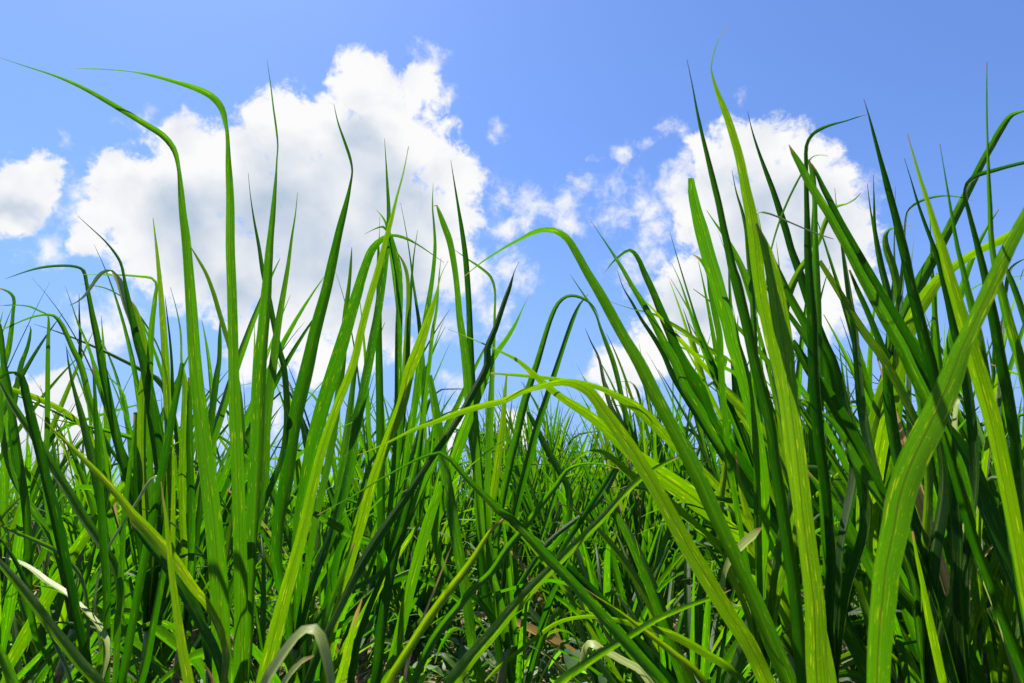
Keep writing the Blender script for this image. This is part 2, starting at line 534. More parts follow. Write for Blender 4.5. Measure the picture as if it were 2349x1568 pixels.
# each plant: reading x of its foot, ground distance, stalk height, label, leaves
# each leaf: centre line tip -> base with width, distance of tip and of base, material, fold
PLANTS = [
(540, 1.5, .42, "tallest cane plant at left, its two longest leaves bent sharply over to the left", [
 ("A 0,75,3 130,118,7 260,160,14 400,220,24 560,310,34 700,395,38 800,460,42 845,520,40 866,610,16 880,720,32 893,830,44 910,960,54 922,1100,58 937,1300,68 955,1568,78 E 1000,400,92 1050,800,106 1080,1200,110 1092,1568,100", 1.30, 1.40, 'gs', 0.42),
 ("A 370,127,3 520,132,8 640,142,6 730,158,18 850,190,24 960,225,36 1040,265,44 1095,330,42 1115,400,18 1122,440,18 1126,600,36 1130,800,50 1130,1000,56 1137,1200,58 1142,1400,62 1145,1568,64 E 1150,200,72 1160,400,78 1170,700,82 1178,1000,84 1180,1300,86 1175,1568,90", 1.38, 1.45, 'gs', 0.42),
 ("B 133,85,2 150,200,6 165,320,9 182,440,13 188,510,9 184,570,6 176,700,20 165,850,32 152,1000,44 140,1200,60 125,1400,70 110,1568,78 F 95,400,84 75,800,76 60,1100,70 40,1568,66", 1.5, 1.55, 'gd', 0.4),
 ("B 40,640,2 52,760,5 70,880,12 92,1000,20 112,1130,26 140,1250,30 165,1380,32 190,1500,34 215,1600,36", 1.9, 1.75, 'g', .3),
 ("B 282,735,2 272,840,7 255,950,14 235,1100,24 210,1250,34 185,1400,42 165,1568,50 F 130,300,55 115,600,60", 1.75, 1.65, 'g', .3),
 ("A 928,990,3 970,1060,14 1010,1130,20 1045,1220,24 1075,1320,26 1105,1420,28 1130,1500,30", 1.7, 1.65, 'l', .25),
]),
(650, 1.8, .42, "cane plant with a dark leaf kinked to a thin tip, before the cloud centre", [
 ("B 460,300,2 480,390,8 515,490,16 545,580,18 553,630,6 540,710,18 515,820,34 490,920,44 460,1060,54 425,1220,62 390,1350,68 365,1450,72 340,1568,80 F 270,300,84 230,600,80 195,800,70", 1.65, 1.7, 'd', .3),
 ("B 1000,1080,2 930,1030,6 870,990,10 800,955,18 740,945,18 700,960,30 650,1010,46 615,1090,52 575,1220,62 530,1370,72 500,1470,78 470,1568,85 F 390,250,85 345,420,80 300,650,70", 1.62, 1.72, 'g', .3),
 ("B 708,470,2 714,560,6 722,700,16 728,820,24 725,950,30 712,1050,40 695,1180,46 670,1350,48 650,1450,50 630,1568,54 F 570,300,55 540,500,60", 1.8, 1.85, 'g', .3),
 ("B 548,1003,3 544,1070,14 535,1180,22 520,1300,32 510,1420,40 500,1568,46", 2.05, 1.95, 'g', .3),
 ("F 360,735,30 440,780,48 520,830,44 600,870,44 660,890,40", 1.55, 1.6, 'g', .3),
]),
(590, 1.02, .30, "very close cane plant, one slim yellow green leaf leaning right, pale folded leaf low", [
 ("B 826,510,3 800,640,8 770,750,14 740,870,24 715,960,30 690,1060,36 655,1180,40 620,1300,42 590,1420,44 555,1568,46 F 460,240,52 400,420,56 355,600,60 310,800,66 255,1000,72 200,1200,80 150,1400,90 110,1568,95", .98, 1.0, 'l', .3),
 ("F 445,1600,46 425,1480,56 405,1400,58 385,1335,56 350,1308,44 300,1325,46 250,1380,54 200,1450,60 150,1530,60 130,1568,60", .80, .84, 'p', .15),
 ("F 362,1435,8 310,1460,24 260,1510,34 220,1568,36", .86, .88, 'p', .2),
]),
(880, 2.0, .45, "cane plant behind the slim yellow leaf, a bright leaf drooping from its bunched top", [
 ("B 610,940,2 660,915,6 700,904,14 728,935,22 752,1020,40 772,1120,46 778,1250,42 774,1400,42 772,1568,44 F 768,200,42", 1.85, 1.9, 'g', .3),
 ("B 668,820,2 690,845,8 712,880,14 722,930,16", 1.82, 1.85, 'g', .3),
 ("B 775,1035,4 800,1080,16 818,1140,22 822,1250,22 815,1400,24 805,1568,28 F 795,200,30", 2.15, 2.1, 'l', .3),
 ("B 787,785,2 815,930,5 835,1060,9 850,1180,14 865,1280,18 882,1400,26 895,1568,34 F 905,100,36", 2.1, 2.05, 'g', .3),
 ("B 870,920,2 850,1060,9 838,1200,18 828,1350,24 820,1568,28", 2.2, 2.1, 'g', .3),
 ("B 947,690,2 944,800,8 952,900,14 957,1000,20 945,1150,26 925,1280,32 905,1400,36 885,1568,40 F 860,200,44", 1.9, 1.95, 'g', .3),
 ("B 985,1055,2 975,1160,8 965,1300,16 945,1420,22 930,1568,26 F 910,150,30 890,350,34", 1.9, 1.95, 'g', .3),
 ("B 685,855,2 683,950,4 680,1000,12 682,1150,26 684,1350,34 686,1568,42 F 690,200,48 695,500,50 697,800,46", 2.0, 2.05, 'd', .3),
]),
(800, 1.45, .36, "cane plant with a bright light green leaf just right of the slim yellow one", [
 ("B 1020,1070,2 985,1140,5 965,1220,14 935,1320,36 900,1420,52 865,1520,66 F 830,30,66 790,200,62 720,380,62 640,600,62 590,780,60 540,950,58 490,1150,54 440,1350,50", 1.45, 1.45, 'l', .2),
 ("F 985,580,30 965,640,50 930,740,60 895,860,66 855,1000,66 810,1180,66 770,1350,66 730,1500,60", 1.5, 1.5, 'g', .3),
 ("F 870,690,6 820,800,14 770,900,22 720,1010,28 670,1120,34 620,1250,40 580,1380,46 560,1500,46", 1.35, 1.4, 'd', .35),
 ("F 900,300,10 880,450,24 850,600,36 800,800,46 760,950,52 720,1150,60 690,1350,64 680,1500,60", 1.6, 1.55, 'd', .35),
]),
(745, 1.25, .30, "cane plant with a long dark leaf slanting up to the right, orange tipped leaf below", [
 ("C 190,1075,2 165,1130,6 145,1190,22 115,1270,30 70,1400,36 30,1500,40 F 1205,0,46 1130,150,46 1060,270,38 1000,360,36 930,460,40 860,570,44 780,690,50 690,820,58 600,960,60 530,1090,55 470,1210,50 400,1350,50", 1.5, 1.2, 'd', .4),
 ("F 598,1158,6 575,1220,22 550,1310,36 530,1400,46 510,1490,54 490,1568,60", 1.0, 1.05, 'y', .25),
 ("F 560,880,10 520,990,24 480,1080,32 440,1180,40 400,1300,46 370,1420,46", 1.4, 1.35, 'g', .3),
]),
(1120, 1.8, .42, "cane plant with two straight leaves in front of the big cloud's right edge", [
 ("B 940,802,3 965,800,10 975,830,22 1000,900,36 1025,970,40 1045,1080,36 1060,1200,32 1075,1350,42 1090,1450,46 1105,1568,50 F 1130,300,55 1160,500,60 1180,800,60", 1.7, 1.75, 'g', .3),
 ("B 1033,575,2 1050,680,8 1070,800,16 1090,920,26 1108,1050,34 1120,1200,34 1128,1350,38 1135,1568,46 F 1160,400,58 1185,700,60 1190,1000,60", 1.75, 1.8, 'd', .35),
 ("B 1050,1015,2 1120,1065,10 1180,1105,16 1230,1150,18 1250,1210,14 1250,1330,14 1245,1480,20 1240,1568,24 F 1228,250,44 1220,500,36 1215,750,40", 1.95, 1.9, 'g', .3),
 ("C 240,1240,2 205,1310,7 175,1375,18 130,1450,28 60,1550,36 F 1190,100,44 1140,220,50 1080,380,56 1030,520,54 985,680,52 950,820,46", 1.65, 1.7, 'g', .25),
 ("F 930,60,30 955,200,50 985,400,62 1010,560,66 1035,700,68 1065,880,66 1095,1040,66 1120,1200,60 1145,1380,56", 1.5, 1.5, 'g', .25),
]),
(1160, 2.1, .45, "cane plant at centre with two thin leaves whose bent tops meet in an arch", [
 ("C 585,1350,2 560,1300,8 520,1265,16 470,1245,18 425,1247,20 385,1280,24 355,1340,28 325,1430,32 290,1550,36 G 220,200,48 190,330,50 150,500,48 110,700,44", 1.9, 2.0, 'g', .35),
 ("C 530,1235,4 490,1280,14 460,1340,24 430,1420,28 390,1540,30 G 320,180,40 280,300,44 240,450,46 200,600,44", 1.95, 2.05, 'd', .35),
 ("C 440,1135,2 490,1210,8 540,1285,14 570,1340,12 590,1400,18 620,1480,26 650,1560,30 G 690,150,30 715,300,34", 2.15, 2.1, 'g', .3),
 ("G 130,60,10 120,160,24 110,300,36 90,450,42 70,600,44 40,750,44", 2.1, 2.1, 'l', .25),
 ("G 235,240,20 280,330,34 330,430,38 380,520,40 430,620,40", 2.3, 2.2, 'g', .3),
]),
(1800, 1.25, .34, "cane plant with two long leaves arching from bottom right over to the left at centre", [
 ("C -80,1150,3 0,1085,8 100,1020,14 200,965,20 290,925,30 360,925,36 420,960,42 460,1020,46 520,1130,54 580,1230,60 640,1340,64 700,1450,68 770,1568,76 G 850,160,82 920,290,84 1000,440,90 1060,560,94 1130,720,92 1200,870,90 1260,1000,88 H 170,1250,92 230,1400,96 300,1568,96", 1.3, 1.2, 'g', .35),
 ("F 580,450,2 700,400,10 800,350,16 850,325,22 950,290,26 1080,240,34 1200,205,38 G 124,180,36 200,140,32 300,112,34 400,92,42 470,100,56 540,140,66 600,220,72 680,330,80 750,430,84 820,540,86 890,660,88 960,790,92 1020,900,96 1100,1030,96 1180,1160,90 1250,1270,90 H 120,1367,90 200,1530,90", 1.2, 1.12, 'l', 0.22),
]),
(1530, 1.12, .30, "close cane plant with a stem like leaf crossing diagonally down to bottom right", [
 ("F 380,745,3 460,700,6 550,655,10 650,590,10 750,535,12 850,480,14 930,448,16 980,438,20 1030,470,28 1090,540,34 1160,610,40 1230,680,46 1300,745,50 G 150,760,50 240,850,56 330,950,60 430,1050,64 530,1160,66 630,1270,68 730,1380,70 830,1490,70 900,1568,70", 1.15, 1.05, 'g', 0.4),
 ("G 500,1095,3 580,1150,10 680,1215,18 780,1290,26 860,1350,34 960,1430,40 1060,1510,44", 1.3, 1.25, 'y', .4),
 ("G 10,1575,6 80,1500,18 180,1420,24 280,1340,26 370,1275,24 450,1248,18 560,1240,22 680,1260,28 800,1290,36 920,1320,44 1020,1370,50 1120,1430,50 1220,1490,48", 1.6, 1.5, 'l', .25),
]),
(1010, 1.15, .30, "low cane plant sending a broad bright leaf from bottom centre up to the right", [
 ("G 970,460,10 900,495,24 840,530,30 760,590,36 680,670,40 600,760,46 520,840,48 430,930,52 340,1020,56 250,1110,62 150,1220,70 60,1330,76 -30,1430,80 F 1040,1568,90", 1.35, 1.1, 'l', .35),
 ("F 1307,750,14 1220,830,24 1160,930,40 1090,1030,48 1010,1130,52 930,1240,54 850,1360,54 780,1470,54 720,1568,54", 1.25, 1.15, 'y', .4),
 ("G 690,520,4 600,495,10 520,492,14 460,505,20 420,530,24 380,590,34 300,690,38 220,800,40 130,910,42 50,1030,44 -40,1110,46 F 1080,1180,48 990,1290,50 920,1400,50", 1.6, 1.35, 'g', .4),
 ("G 700,430,6 660,500,20 600,600,30 540,690,34 480,780,36 420,870,34 370,950,30", 1.75, 1.5, 'd', .4),
 ("F 1035,900,3 1000,990,8 960,1090,10 920,1190,14 880,1290,18 840,1400,20", 1.35, 1.3, 'b', .2),
]),
(1290, 1.15, .28, "low cane plant at bottom centre with a leaf folded over on itself", [
 ("G 1230,1110,4 1150,1145,20 1050,1180,26 960,1215,32 860,1260,36 780,1310,38 700,1360,42 600,1420,46 500,1490,50 400,1560,54", 1.2, 1.1, 'l', .35),
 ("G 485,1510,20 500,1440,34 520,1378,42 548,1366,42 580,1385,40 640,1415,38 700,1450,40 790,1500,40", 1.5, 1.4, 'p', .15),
 ("G 560,1240,6 600,1300,20 660,1390,30 740,1480,36 800,1568,40", 1.6, 1.5, 'd', .3),
]),
(1850, 1.75, .42, "cane plant right of centre with broad veined leaves sweeping far left in flat arches", [
 ("B 1020,1405,2 1130,1450,6 C 100,1515,14 190,1562,24 G 270,60,36 340,120,40 420,180,46 500,230,56 580,290,58 680,380,70 760,450,86 850,520,104 950,590,114 1050,660,114 1150,750,110 1230,820,100 1307,870,96 H 120,930,90 200,1050,80", 1.5, 1.65, 'l', .2),
 ("G 40,48,10 150,55,18 300,68,22 400,80,22 500,95,26 600,125,32 680,165,44 760,210,60 830,270,66 900,340,62 980,420,54 1060,490,48 1150,580,44", 1.75, 1.75, 'l', .25),
 ("G 680,620,8 720,605,16 780,610,24 860,620,26 960,630,26 1060,645,28 1160,660,32 1280,685,36", 1.6, 1.65, 'g', .3),
 ("G 440,500,6 490,455,12 540,432,16 590,432,22 640,460,34 700,515,44 750,555,46 850,620,48 950,700,46 1050,790,46 1150,880,50", 1.5, 1.6, 'l', .25),
 ("C 640,1272,2 740,1305,6 860,1335,14 940,1380,24 1020,1430,28 1100,1490,30 1200,1560,34 G 1160,90,44 1230,150,46 1307,230,46 H 100,320,50 200,440,50", 1.8, 1.75, 'l', .25),
 ("H 190,865,6 165,895,34 120,935,46 80,975,34 40,1040,20", 1.35, 1.45, 'p', .2),
]),
(1840, 1.85, .45, "cane plant with dark straight leaves left of the right cloud, one bent left on top", [
 ("C 535,865,2 590,945,6 640,1020,14 690,1100,22 740,1190,30 800,1290,38 850,1380,44 900,1480,50 950,1568,56 G 1000,120,55 1070,230,52 1150,370,50 1220,470,48 1300,590,46 H 200,800,50", 1.65, 1.75, 'g', .35),
 ("C 612,1130,2 650,1080,10 690,1045,16 735,1020,20 765,1050,28 800,1130,36 840,1220,44 880,1320,50 920,1420,58 960,1520,64 985,1568,68 G 1060,130,88 1110,260,84 1180,380,78 1260,480,64", 1.75, 1.8, 'd', .4),
 ("C 672,1115,2 700,1200,6 740,1270,14 790,1360,20 850,1450,26 900,1540,30 G 940,60,34 1010,180,36", 2.1, 1.95, 'd', .3),
 ("C 690,1155,2 780,1240,6 860,1320,12 940,1410,22 1000,1480,28 1060,1540,30", 1.7, 1.8, 'y', .3),
 ("C 515,1400,2 545,1470,8 580,1540,14 G 610,100,24 650,230,30", 2.3, 2.1, 'g', .3),
 ("C 930,925,2 960,1030,5 990,1130,8 1030,1260,12 1070,1390,18 1110,1500,24 1140,1568,30", 1.6, 1.75, 'd', .3),
 ("C 940,1085,2 975,1160,6 1010,1260,14 1050,1380,22 1090,1490,28 1120,1568,32", 1.75, 1.8, 'g', .3),
]),
(1890, .98, .30, "very close cane plant with the tall bright leaf ending in a thin curled tip", [
 ("D 157,45,2 120,95,4 95,160,6 80,240,8 88,280,12 110,350,24 150,450,36 185,560,42 210,650,46 235,780,52 260,900,64 278,1020,74 288,1150,68 305,1280,60 330,1400,58 350,1500,56 H 250,120,56 285,300,56 310,500,60", .88, .98, 'l', 0.2),
 ("D 285,940,8 330,1060,50 360,1180,76 380,1300,88 400,1420,90 415,1530,86 H 300,150,84 325,350,80 350,550,80 375,800,90 400,1000,95 425,1200,105 440,1568,112", .92, .95, 'l', 0.15),
 ("C 1015,85,2 1040,200,7 1065,330,14 1090,440,22 1120,560,28 1150,680,34 1180,800,40 1200,900,44 1225,1010,46 1250,1120,54 D 205,1200,62 230,1300,60 255,1400,56 280,1520,52 H 200,240,58 240,400,62 260,560,65 290,750,65 320,950,65 350,1150,70 370,1350,75 395,1568,80", 1.02, 1.05, 'd', .4),
]),
(1800, 1.5, .40, "cane plant with one broad leaf blunt and square at the top, before the right cloud", [
 ("C 1037,664,34 1045,730,52 1065,820,66 1095,930,80 1125,1040,86 1160,1150,84 1190,1260,82 1225,1370,82 1250,1480,80 D 216,1568,80 H 130,250,75 165,400,70", 1.3, 1.4, 'g', .25),
 ("D 60,880,2 100,940,10 150,1010,22 200,1100,32 240,1190,40 290,1300,44 340,1400,48 400,1540,50", 1.5, 1.5, 'g', .3),
 ("D 0,1080,4 40,1110,20 70,1160,30 80,1250,30 100,1350,34 120,1450,36 125,1568,36", 1.4, 1.45, 'g', .3),
 ("D 175,700,2 195,800,8 220,880,16 240,970,22 250,1080,26 262,1200,30", 1.55, 1.5, 'g', .3),
 ("H 0,220,36 60,290,44 130,360,50 200,440,52 260,520,50", 1.6, 1.6, 'l', .25),
 ("H 45,420,8 30,520,20 15,640,34 0,760,40", 1.7, 1.65, 'y', .3),
 ("H 72,520,6 85,640,20 110,760,36 140,850,44 170,950,48", 1.55, 1.55, 'y', .3),
]),
(1960, 1.4, .40, "cane plant with an upright dark leaf hooked over to the right before the right cloud", [
 ("D 785,447,2 740,460,7 690,477,8 640,490,12 590,508,18 540,540,22 515,590,20 513,660,22 515,800,26 520,950,34 525,1100,42 535,1250,48 545,1400,56 550,1568,60 H 440,300,60 460,500,60 490,700,55", 1.3, 1.35, 'd', .35),
 ("D 520,650,10 535,700,26 545,800,26 548,900,26 550,1000,30 555,1150,36 560,1300,40", 1.42, 1.42, 'g', .35),
 ("D 245,430,2 270,530,8 300,620,16 330,700,22 365,790,30 395,880,34 425,970,38 450,1060,40 480,1140,44 510,1230,46 550,1350,50 600,1480,50 640,1568,50", 1.6, 1.55, 'd', .35),
 ("D 360,1090,10 400,1180,30 440,1270,40 490,1360,46 540,1450,48 600,1568,50 H 540,360,60 600,480,60", 1.45, 1.45, 'd', .35),
 ("D 635,1010,3 570,988,8 500,960,9 420,925,10 350,895,11 290,888,9 270,930,10 280,1050,14", 1.2, 1.25, 'p', .2),
 ("D 760,800,2 730,830,8 690,852,8 650,862,16 620,890,24 590,950,28 565,1020,24 520,1090,28 470,1170,36 430,1260,44 410,1350,44", 1.6, 1.5, 'l', .3),
 ("D 610,635,2 580,630,3 545,635,5 525,655,8", 1.42, 1.4, 'g', .2),
]),
(2170, 1.3, .38, "cane plant with a blunt yellow tipped leaf leaning left at the right cloud's edge", [
 ("D 432,583,4 450,620,24 485,680,40 515,740,46 555,810,46 600,880,44 650,970,46 700,1060,48 750,1160,52 800,1250,60 850,1340,64 900,1430,66 950,1520,66 H 860,140,66 910,240,68 960,340,66 1020,470,66 1080,600,64", 1.2, 1.25, 'g', .4),
 ("D 535,670,6 550,700,16 580,770,28 620,850,34 660,930,38 710,1020,40 760,1110,44 810,1200,52 860,1290,58 920,1390,64 970,1480,68 1010,1560,70", 1.35, 1.35, 'd', .4),
 ("D 570,1110,24 620,1190,30 670,1270,36 730,1370,40 790,1460,44 850,1540,46", 1.5, 1.45, 'l', .3),
 ("H 325,20,30 400,150,58 470,250,70 540,360,75 600,480,75 660,600,75 720,720,75 780,850,70", 1.4, 1.38, 'd', .35),
 ("H 350,280,6 400,295,12 450,340,20 510,390,30 560,470,42 620,580,50 690,690,54 760,800,56", 1.35, 1.35, 'g', .35),
]),
(2190, 1.28, .38, "cane plant with a straight dark leaf pointing into blue sky right of the right cloud", [
 ("D 772,378,2 795,450,8 820,540,16 845,630,22 870,720,28 895,810,36 920,900,40 945,1000,46 970,1100,48 990,1200,54 1015,1300,58 1040,1400,58 1065,1500,60 1085,1568,60 H 1000,280,58 1030,420,60", 1.2, 1.25, 'd', .35),
 ("D 955,645,2 985,740,6 1015,840,12 1050,940,18 1085,1030,22 1115,1120,26 1140,1220,32 1165,1320,38 1190,1430,44 1220,1540,50", 1.3, 1.3, 'd', .35),
 ("H 1075,480,50 1083,640,72 1087,820,78 1086,1000,80 1080,1200,74 1075,1400,64", 1.5, 1.45, 'd', .3),
 ("D 640,780,2 650,880,6 665,980,12 680,1080,18 695,1180,26 710,1280,32 730,1400,36 745,1568,40 H 650,350,50", 1.6, 1.5, 'g', .35),
 ("D 705,1150,10 740,1240,24 780,1330,30 820,1430,36 860,1540,40 H 760,330,60", 1.5, 1.45, 'd', .35),
 ("H 870,880,10 890,1000,18 915,1120,26 940,1260,40 970,1400,45 1000,1540,45", 1.0, 1.1, 'l', .4),
]),
(2330, .95, .28, "very close cane plant at far right with three blurred needle thin tips", [
 ("D 968,535,3 1000,650,12 1030,750,18 1065,860,26 1100,980,36 1130,1070,46 1155,1170,54 1185,1270,60 1215,1370,66 1240,1450,74 1265,1540,80 H 1190,250,90 1230,400,80 1270,600,75 1310,800,70 1345,1000,70", .78, .9, 'l', .35),
 ("D 1115,580,2 1135,700,6 1155,820,12 1175,940,18 1195,1050,22 1215,1130,26 1240,1240,34 1265,1340,40 1290,1450,44 1310,1568,48", .95, 1.0, 'g', .35),
 ("D 1328,210,2 1327,350,7 1328,500,10 1332,620,14 1336,750,20 1342,870,24 1345,980,28 1355,1080,32 1375,1180,38 1400,1280,46 1430,1400,52 1460,1500,56 1480,1568,56", .86, .95, 'g', .4),
]),
(2010, .78, .22, "nearest cane plant, one broad yellow green leaf rising at right and folding at the edge", [
 ("D 1900,330,4 1780,450,24 1640,660,44 1560,800,56 1490,930,62 1430,1040,66 1370,1170,74 1310,1300,78 1250,1430,80 H 1090,60,90 1050,170,110 1000,290,125 940,420,138 880,540,140 840,640,140 810,740,138 790,850,132 770,950,128 750,1050,130 735,1200,130 720,1350,124 710,1568,112", .72, .76, 'l', 0.1),
]),
(2090, 1.65, .44, "cane plant with a tall leaf leaning right, a bright one arching to the right edge", [
 ("D 1560,425,10 1490,432,14 1440,450,26 1395,510,36 1355,580,38 1310,660,38 1265,750,42 1220,840,44 1180,920,48 1130,1020,52 1080,1110,60 1030,1200,68 985,1290,68 950,1380,64 920,1480,60", 1.6, 1.6, 'g', .35),
 ("D 1520,960,4 1480,966,14 1440,985,36 1380,1020,46 1310,1050,42 1240,1090,42 1170,1140,44 1110,1190,56 1050,1270,74 1000,1350,80 960,1450,80 930,1568,78", 1.38, 1.45, 'l', .25),
 ("D 1265,837,2 1200,820,6 1130,815,9 1060,828,13 1000,855,14 970,890,14 960,950,8 955,1050,16 945,1200,26 925,1350,30", 1.6, 1.6, 'g', .3),
 ("D 815,720,2 818,850,10 822,970,20 835,1050,28 855,1150,34 880,1250,36", 1.65, 1.62, 'g', .3),
 ("D 787,758,2 800,870,8 815,960,14 835,1060,20 860,1180,24", 1.7, 1.65, 'g', .3),
 ("D 995,947,3 930,955,8 885,968,14 868,1000,24 875,1060,36 900,1130,40 920,1220,40", 1.7, 1.65, 'l', .25),
 ("D 915,770,2 912,900,4 910,1050,8 912,1150,14 905,1260,24", 1.75, 1.7, 'd', .3),
 ("H 790,90,30 765,170,56 735,250,70 710,340,72 685,440,68 662,540,60", 1.6, 1.6, 'l', .25),
]),
(2400, 1.2, .34, "cane plant at right edge with a yellow margined leaf bent over to the right", [
 ("D 1560,655,20 1490,668,20 1420,685,20 1350,705,24 1285,725,28 1245,760,26 1235,810,20 1250,880,20 1275,980,26 1300,1080,34 1325,1180,40 1350,1300,48 1375,1420,54 1400,1568,60 H 1310,260,56", 1.12, 1.18, 'd', .35),
 ("H 1010,430,30 1060,600,46 1110,770,52 1160,940,52 1220,1100,54 1280,1260,56 1340,1420,60 1380,1520,60", 1.1, 1.15, 'd', .4),
 ("H 1010,400,50 1090,520,80 1160,680,90 1230,860,95 1290,1000,98 1375,1200,98", 1.4, 1.3, 'd', .3),
 ("H 1275,650,3 1240,570,8 1200,500,14 1170,430,24 1140,360,30 1110,300,26 1085,283,20 1075,320,22 1070,450,26", 1.7, 1.6, 'p', .2),
 ("D 1410,1130,16 1440,1200,28 1470,1280,32 1500,1370,36 1530,1460,40", 1.25, 1.25, 'g', .3),
 ("D 1500,1100,4 1470,1115,10 1440,1140,14 1425,1180,18 1415,1260,20", 1.4, 1.35, 'g', .3),
 ("H 1225,125,4 1290,150,10 1375,180,16 1460,215,20", 1.2, 1.25, 'y', .3),
]),
(2260, 1.32, .36, "low cane plant at bottom right, dark leaves slanting behind the nearest bright leaf", [
 ("H 700,960,20 760,1050,34 820,1140,44 880,1210,48 950,1300,52 1030,1420,60 1120,1540,68", 1.35, 1.3, 'g', .35),
 ("H 440,820,26 500,860,40 590,920,56 660,980,60 740,1060,60 820,1160,56", 1.6, 1.5, 'd', .3),
 ("H 850,930,20 910,1040,60 980,1180,80 1050,1320,84 1110,1440,80", 1.5, 1.45, 'd', .3),
]),
(2050, 1.6, .36, "low cane plant with dark leaves in the shade left of the nearest bright leaf", [
 ("H 460,1140,20 530,1250,56 600,1380,68 660,1500,68", 1.55, 1.5, 'd', .3),
 ("H 395,610,12 460,700,40 530,790,52 600,900,56 660,1020,56", 1.5, 1.5, 'g', .35),
 ("H 640,640,10 610,760,30 580,900,44 560,1050,50 540,1200,50", 1.75, 1.65, 'd', .3),
 ("H 470,780,20 520,900,40 580,1010,48 640,1130,54 670,1250,50", 1.7, 1.65, 'l', .25),
]),
(330, 2.0, .44, "cane plant at left with a pale folded leaf and one bent flat to the left", [
 ("A 25,1160,2 110,1130,8 200,1106,14 290,1097,16 370,1102,18 405,1120,22 418,1170,18 432,1250,26 450,1350,32 470,1450,38 490,1568,42 E 530,200,46 560,350,50", 2.0, 2.05, 'd', .35),
 ("A 380,850,2 440,905,5 510,970,9 560,1030,14 590,1080,16 605,1140,16 615,1200,22 635,1300,32 655,1400,40 680,1500,48 700,1568,50 E 750,300,65 770,450,60", 1.85, 1.9, 'd', .3),
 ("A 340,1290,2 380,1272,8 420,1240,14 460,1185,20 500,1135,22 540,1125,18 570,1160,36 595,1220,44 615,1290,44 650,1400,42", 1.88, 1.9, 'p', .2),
 ("A 410,1137,3 500,1138,7 600,1140,12 690,1147,14 745,1155,16 765,1175,14 762,1250,24 750,1350,30 742,1450,34 738,1568,36 E 735,150,38", 1.95, 2.0, 'g', .3),
 ("A 640,1265,6 660,1300,22 685,1380,34 705,1470,42 715,1568,44 E 700,150,50", 1.95, 1.95, 'l', .2),
 ("E 665,240,20 680,350,50 685,480,56 680,640,50", 1.98, 1.95, 'd', .3),
 ("A 395,1183,2 450,1190,6 520,1205,8 580,1235,8 620,1262,10", 2.2, 2.1, 'l', .3),
]),
(110, 2.0, .44, "cane plant near the left edge with three thin leaves hooked over to the left", [
 ("A -10,1203,8 40,1220,14 68,1250,18 65,1330,18 55,1430,26 40,1520,32 25,1568,34 E 0,150,36", 2.0, 2.0, 'g', .3),
 ("A -10,1290,5 80,1287,8 150,1295,12 200,1318,12 235,1335,8 240,1370,14 238,1450,20 236,1568,24 E 235,150,26 232,350,28 225,600,30", 1.95, 1.95, 'g', .3),
 ("A -10,1418,8 60,1385,10 140,1352,12 210,1335,14 265,1340,18 300,1380,26 330,1440,28 360,1510,30 390,1568,34 E 440,180,36 480,300,38", 2.0, 2.0, 'g', .3),
 ("A 105,1395,1 148,1390,4 148,1440,14 132,1510,22 110,1568,26 E 80,150,32 60,300,34", 2.1, 2.05, 'g', .3),
 ("A 0,1380,16 10,1450,26 20,1568,30 E 40,100,36 70,300,40 100,500,42 130,700,46 145,900,40 155,1200,38", 1.75, 1.8, 'd', .3),
 ("E 40,120,20 140,155,34 250,200,32 340,250,30 400,300,26", 1.95, 2.0, 'l', .3),
]),
(200, 1.42, .36, "cane plant at left edge with a dark leaf curled over at its pale top", [
 ("E -30,110,14 0,75,20 35,50,16 70,50,22 97,72,40 120,160,46 150,290,50 185,430,52 220,580,55 260,740,58 290,880,60 320,1030,56 350,1170,52 380,1310,50 410,1450,48", 1.38, 1.42, 'd', .35),
 ("E -20,60,10 20,130,24 60,200,34 130,310,40 200,410,46 270,530,50 340,640,52 410,760,52 480,870,50 560,1010,48", 1.6, 1.5, 'g', .35),
 ("E -10,790,8 60,820,18 130,850,22 200,880,24 280,920,24", 1.7, 1.6, 'l', .3),
]),
(500, 1.28, .32, "cane plant whose speckled yellow leaf runs diagonally across the lower left", [
 ("E 160,235,1 220,285,3 270,335,12 340,400,22 420,480,30 500,560,36 580,650,42 650,740,54 720,810,60 800,900,66 870,980,60 950,1090,52 1030,1190,46", 1.3, 1.32, 'y', .3),
 ("E 640,780,8 720,880,40 800,980,46 880,1100,50 960,1240,54 1040,1380,55", 1.35, 1.32, 'g', .35),
 ("E 840,880,20 880,1000,36 940,1130,40 990,1250,44 1020,1400,44", 1.5, 1.45, 'd', .3),
]),
(250, 1.48, .36, "cane plant at lower left with straight upright leaves and a small pale hooked one", [
 ("E 455,10,8 462,120,18 470,300,26 480,480,32 490,650,38 500,850,44 515,1050,44 518,1300,40 515,1568,36", 1.4, 1.45, 'd', .35),
 ("E 660,250,6 655,350,14 640,470,20 625,600,28 610,740,30 600,900,34 590,1100,36 575,1350,36 565,1568,36", 1.5, 1.5, 'g', .35),
 ("E 895,0,24 875,120,34 850,250,40 820,420,44 785,590,48 750,770,48 715,950,48 680,1130,48 650,1300,48 615,1500,48", 1.45, 1.5, 'd', .35),
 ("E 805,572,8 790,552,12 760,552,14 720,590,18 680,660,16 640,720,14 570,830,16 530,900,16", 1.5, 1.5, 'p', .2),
 ("A 325,1490,4 E 340,20,12 365,130,20 400,250,34 430,370,44 455,480,44 480,600,44", 1.7, 1.6, 'g', .3),
 ("E 830,850,10 800,1000,30 770,1150,40 740,1300,44 700,1500,46", 1.4, 1.45, 'd', .4),
]),
(440, .98, .24, "close low cane plant at lower left, one upright yellow leaf and an orange dry scrap", [
 ("E 790,580,3 800,660,10 815,760,20 825,860,26 840,1000,34 860,1150,42 880,1300,50 905,1450,56 930,1568,60", .98, 1.0, 'y', .35),
